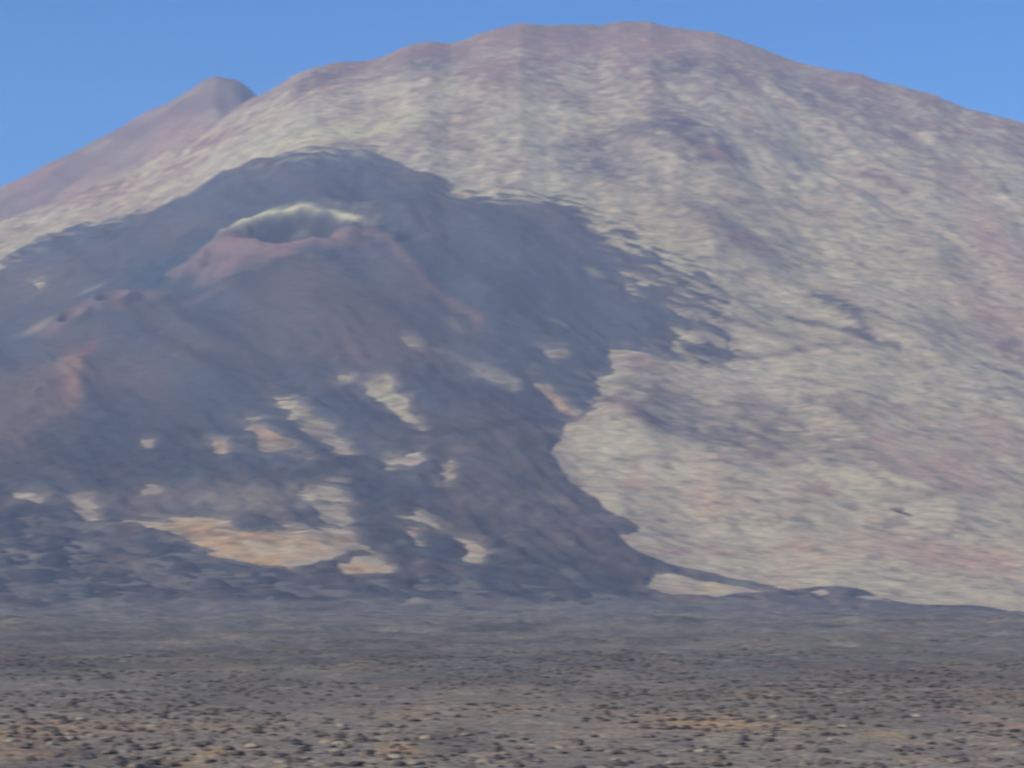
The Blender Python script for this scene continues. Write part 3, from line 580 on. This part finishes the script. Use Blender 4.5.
def rock_shape(rng, sub=3):
    """an angular lava boulder about 1 m across, sitting on z = 0"""
    bm = bmesh.new(); bmesh.ops.create_icosphere(bm, subdivisions=sub, radius=.5)
    cuts = []
    for k in range(11):
        n = Vector((rng.gauss(0, 1), rng.gauss(0, 1), rng.gauss(0, .8))).normalized()
        cuts.append((n, rng.uniform(.30, .46)))
    off = rng.uniform(0, 99)
    for v in bm.verts:
        for n, d in cuts:
            e = v.co.dot(n) - d
            if e > 0: v.co -= n * e * .92
        s = 1 + .10 * math.sin(v.co.x * 9 + off) * math.sin(v.co.y * 11 + off * 1.7) + rng.uniform(-.025, .025)
        v.co *= s
        v.co.z = v.co.z * .8 + .22
    return bm

def mesh_of(name, bm, mat):
    me = bpy.data.meshes.new(name); bm.to_mesh(me); bm.free(); me.materials.append(mat); return me

def z_at(x, y):
    return float(ground_height(np.array([x]), np.array([y]))[0])

ROCK_MATS = [M_ROCK, M_ROCK, M_BROWNROCK, M_BROWNROCK, M_BROWNROCK, M_TAN, M_TAN, M_TAN]
rock_kinds = [mesh_of('rock', rock_shape(random), m) for m in ROCK_MATS]
for me in rock_kinds: me.polygons.foreach_set('use_smooth', np.zeros(len(me.polygons), bool))

def put(me, name, x, y, sx, sy, sz, rz, sink=.04):
    o = bpy.data.objects.new(name, me); coll.objects.link(o)
    o.location = (x, y, z_at(x, y) - sink * sz); o.rotation_euler = (0, 0, rz); o.scale = (sx, sy, sz)
    return o

for i, (x, y, w, h, dp, lab) in enumerate(BOULDERS):
    o = put(rock_kinds[i % 2], 'boulder', x, y, w, max(w * dp, h * 1.6), h * 1.7, random.uniform(-.3, .3), .12)
    tag(o, lab, 'boulder')
for i, (x, y, w, h, lab) in enumerate(OUTCROPS):
    me = mesh_of('rock_outcrop', rock_shape(random), M_BROWNROCK)
    o = bpy.data.objects.new('rock_outcrop', me); coll.objects.link(o)
    o.location = (x, y, float(slope_height(np.array([x]), np.array([y]))[0]) - 2)
    o.scale = (w * .7, w * 2.5, max(h * .6, 5)); o.rotation_euler = (0, 0, (-.5, 0.1)[i])
    if i == 0: o.scale = (w * .45, h * 4.0, 8); o.rotation_euler = (0, 0, .33)
    tag(o, lab, 'rock outcrop')

def scatter(n, y0, y1, smin, smax, power, seed):
    rng = random.Random(seed); out = []
    while len(out) < n:
        y = math.sqrt(rng.uniform(y0 * y0, y1 * y1)); x = rng.uniform(-.235, .235) * y
        s = smin + (smax - smin) * rng.random() ** power
        out.append((x, y, s, rng.uniform(0, 6.283), rng.randrange(999)))
    A = np.array(out)
    dens = fbm(A[:, 0], A[:, 1] * .5, 26, 3, seed)
    keep = dens + np.random.RandomState(seed).uniform(-.5, .5, len(A)) - 1.1 * ss(.25 * y1 + .75 * y0, y1, A[:, 1]) > -.35
    out = [o for o, k in zip(out, keep) if k]
    out.sort(key=lambda o: -o[2] / o[1])
    return out

def mass(name, recs, kinds, flat, mat_list):
    """the rest of a kind, too many to count: one object"""
    V, Fc, mi, base = [], [], [], 0
    Z = ground_height(np.array([r[0] for r in recs]), np.array([r[1] for r in recs]))
    cache = []
    for me in kinds:
        co = np.empty(len(me.vertices) * 3); me.vertices.foreach_get('co', co)
        cache.append((co.reshape(-1, 3), [tuple(p.vertices) for p in me.polygons], mat_list.index(me.materials[0])))
    for (x, y, s, rz, k), z in zip(recs, Z):
        co, fs, m = cache[k % len(kinds)]
        c, sn = math.cos(rz) * s, math.sin(rz) * s
        V.append(np.stack([x + co[:, 0] * c - co[:, 1] * sn, y + co[:, 0] * sn + co[:, 1] * c, z - .04 * s + co[:, 2] * s * flat], 1))
        Fc.extend(tuple(q + base for q in f) for f in fs); mi.extend([m] * len(fs)); base += len(co)
    me = bpy.data.meshes.new(name); me.from_pydata(np.concatenate(V).tolist(), [], Fc)
    for m in mat_list: me.materials.append(m)
    me.polygons.foreach_set('material_index', np.array(mi, np.int32)); me.update()
    o = bpy.data.objects.new(name, me); coll.objects.link(o)
    return o

rocks = scatter(95000, 215, 950, .22, 1.8, 5.5, 31)
NAMES = {M_ROCK: ('black lava stone lying loose on the near plain', 'black stones on the near plain'),
         M_BROWNROCK: ('brown lava stone lying loose on the near plain', 'brown stones on the near plain'),
         M_TAN: ('tan pumice stone lying loose on the near plain', 'tan stones on the near plain')}
for x, y, s, rz, k in rocks[:285]:
    o = put(rock_kinds[k % 8], 'rock', x, y, s, s * .9, s * .46, rz)
    lab, gr = NAMES[ROCK_MATS[k % 8]]
    tag(o, lab, 'rock', gr)
small_rocks = [mesh_of('stone', rock_shape(random, 1), m) for m in ROCK_MATS]
tag(mass('rubble', rocks[285:], small_rocks, .44, [M_ROCK, M_BROWNROCK, M_TAN]), 'loose black, brown and tan rubble strewn over the plain', 'rubble', kind='stuff')

# ---------------------------------------------------------------- hazy air
hm = bpy.data.materials.new('hazy_air'); hm.use_nodes = True
nt = hm.node_tree; nt.nodes.clear()
om = nt.nodes.new('ShaderNodeOutputMaterial'); vs = nt.nodes.new('ShaderNodeVolumeScatter')
vs.inputs['Color'].default_value = (.46, .56, .80, 1); vs.inputs['Density'].default_value = HAZE; vs.inputs['Anisotropy'].default_value = .0
nt.links.new(vs.outputs[0], om.inputs['Volume'])
hm.cycles.homogeneous_volume = True
bm = bmesh.new(); bmesh.ops.create_cube(bm, size=1)
for v in bm.verts: v.co = Vector((v.co.x * 9000, 2600 + v.co.y * 8400, 580 + v.co.z * 1500))
haze = bpy.data.objects.new('sky_haze', mesh_of('sky_haze', bm, hm)); coll.objects.link(haze)
tag(haze, 'thin blue haze in the air in front of the clear sky', 'sky', kind='structure')

# ---------------------------------------------------------------- sun and sky
SUN_DIR = Vector((-.70, -.48, .55)).normalized()                       # towards the sun: behind the viewer, to the left
el = math.asin(SUN_DIR.z); az = math.atan2(SUN_DIR.x, SUN_DIR.y)
sd = bpy.data.lights.new('sun', 'SUN'); sd.energy = SUN_E; sd.angle = math.radians(.5); sd.color = (1, .95, .86)
so = bpy.data.objects.new('sun', sd); coll.objects.link(so)
so.rotation_euler = (-SUN_DIR).to_track_quat('-Z', 'Y').to_euler()
w = bpy.data.worlds.new('World'); scene.world = w; w.use_nodes = True
wn = w.node_tree.nodes; bg = wn['Background']
sky = wn.new('ShaderNodeTexSky'); sky.sky_type = 'NISHITA'; sky.sun_disc = False
sky.sun_elevation = el; sky.sun_rotation = az
sky.altitude = 2100; sky.air_density = 1.0; sky.dust_density = .05; sky.ozone_density = 3.0
deep = wn.new('ShaderNodeVectorMath'); deep.operation = 'MULTIPLY'    # the deep blue of thin air at 2000 m
deep.inputs[1].default_value = SKY_TINT
w.node_tree.links.new(sky.outputs[0], deep.inputs[0]); w.node_tree.links.new(deep.outputs[0], bg.inputs['Color']); bg.inputs['Strength'].default_value = SKY_E

# ---------------------------------------------------------------- camera
cam = bpy.data.cameras.new('camera'); co_ = bpy.data.objects.new('camera', cam); coll.objects.link(co_)
cam.sensor_width = 36; cam.lens = 2600 / 1024 * 36
cam.clip_start = .5; cam.clip_end = 80000
co_.location = (0, 0, EYE)
co_.rotation_euler = (math.radians(90) + math.atan(216 / 2600), 0, 0)
if DOF:
    cam.dof.use_dof = True; cam.dof.focus_distance = 10.0              # the photographer's focus was left close by
    cam.dof.aperture_fstop = FSTOP; cam.dof.aperture_ratio = ARATIO; cam.dof.aperture_rotation = 0
scene.camera = co_
scene.render.engine = 'CYCLES'
scene.cycles.use_denoising = True
scene.cycles.max_bounces = 4; scene.cycles.diffuse_bounces = 2; scene.cycles.volume_bounces = 1
scene.view_settings.view_transform = 'Standard'; scene.view_settings.look = 'None'
scene.view_settings.exposure = 0; scene.view_settings.gamma = 1
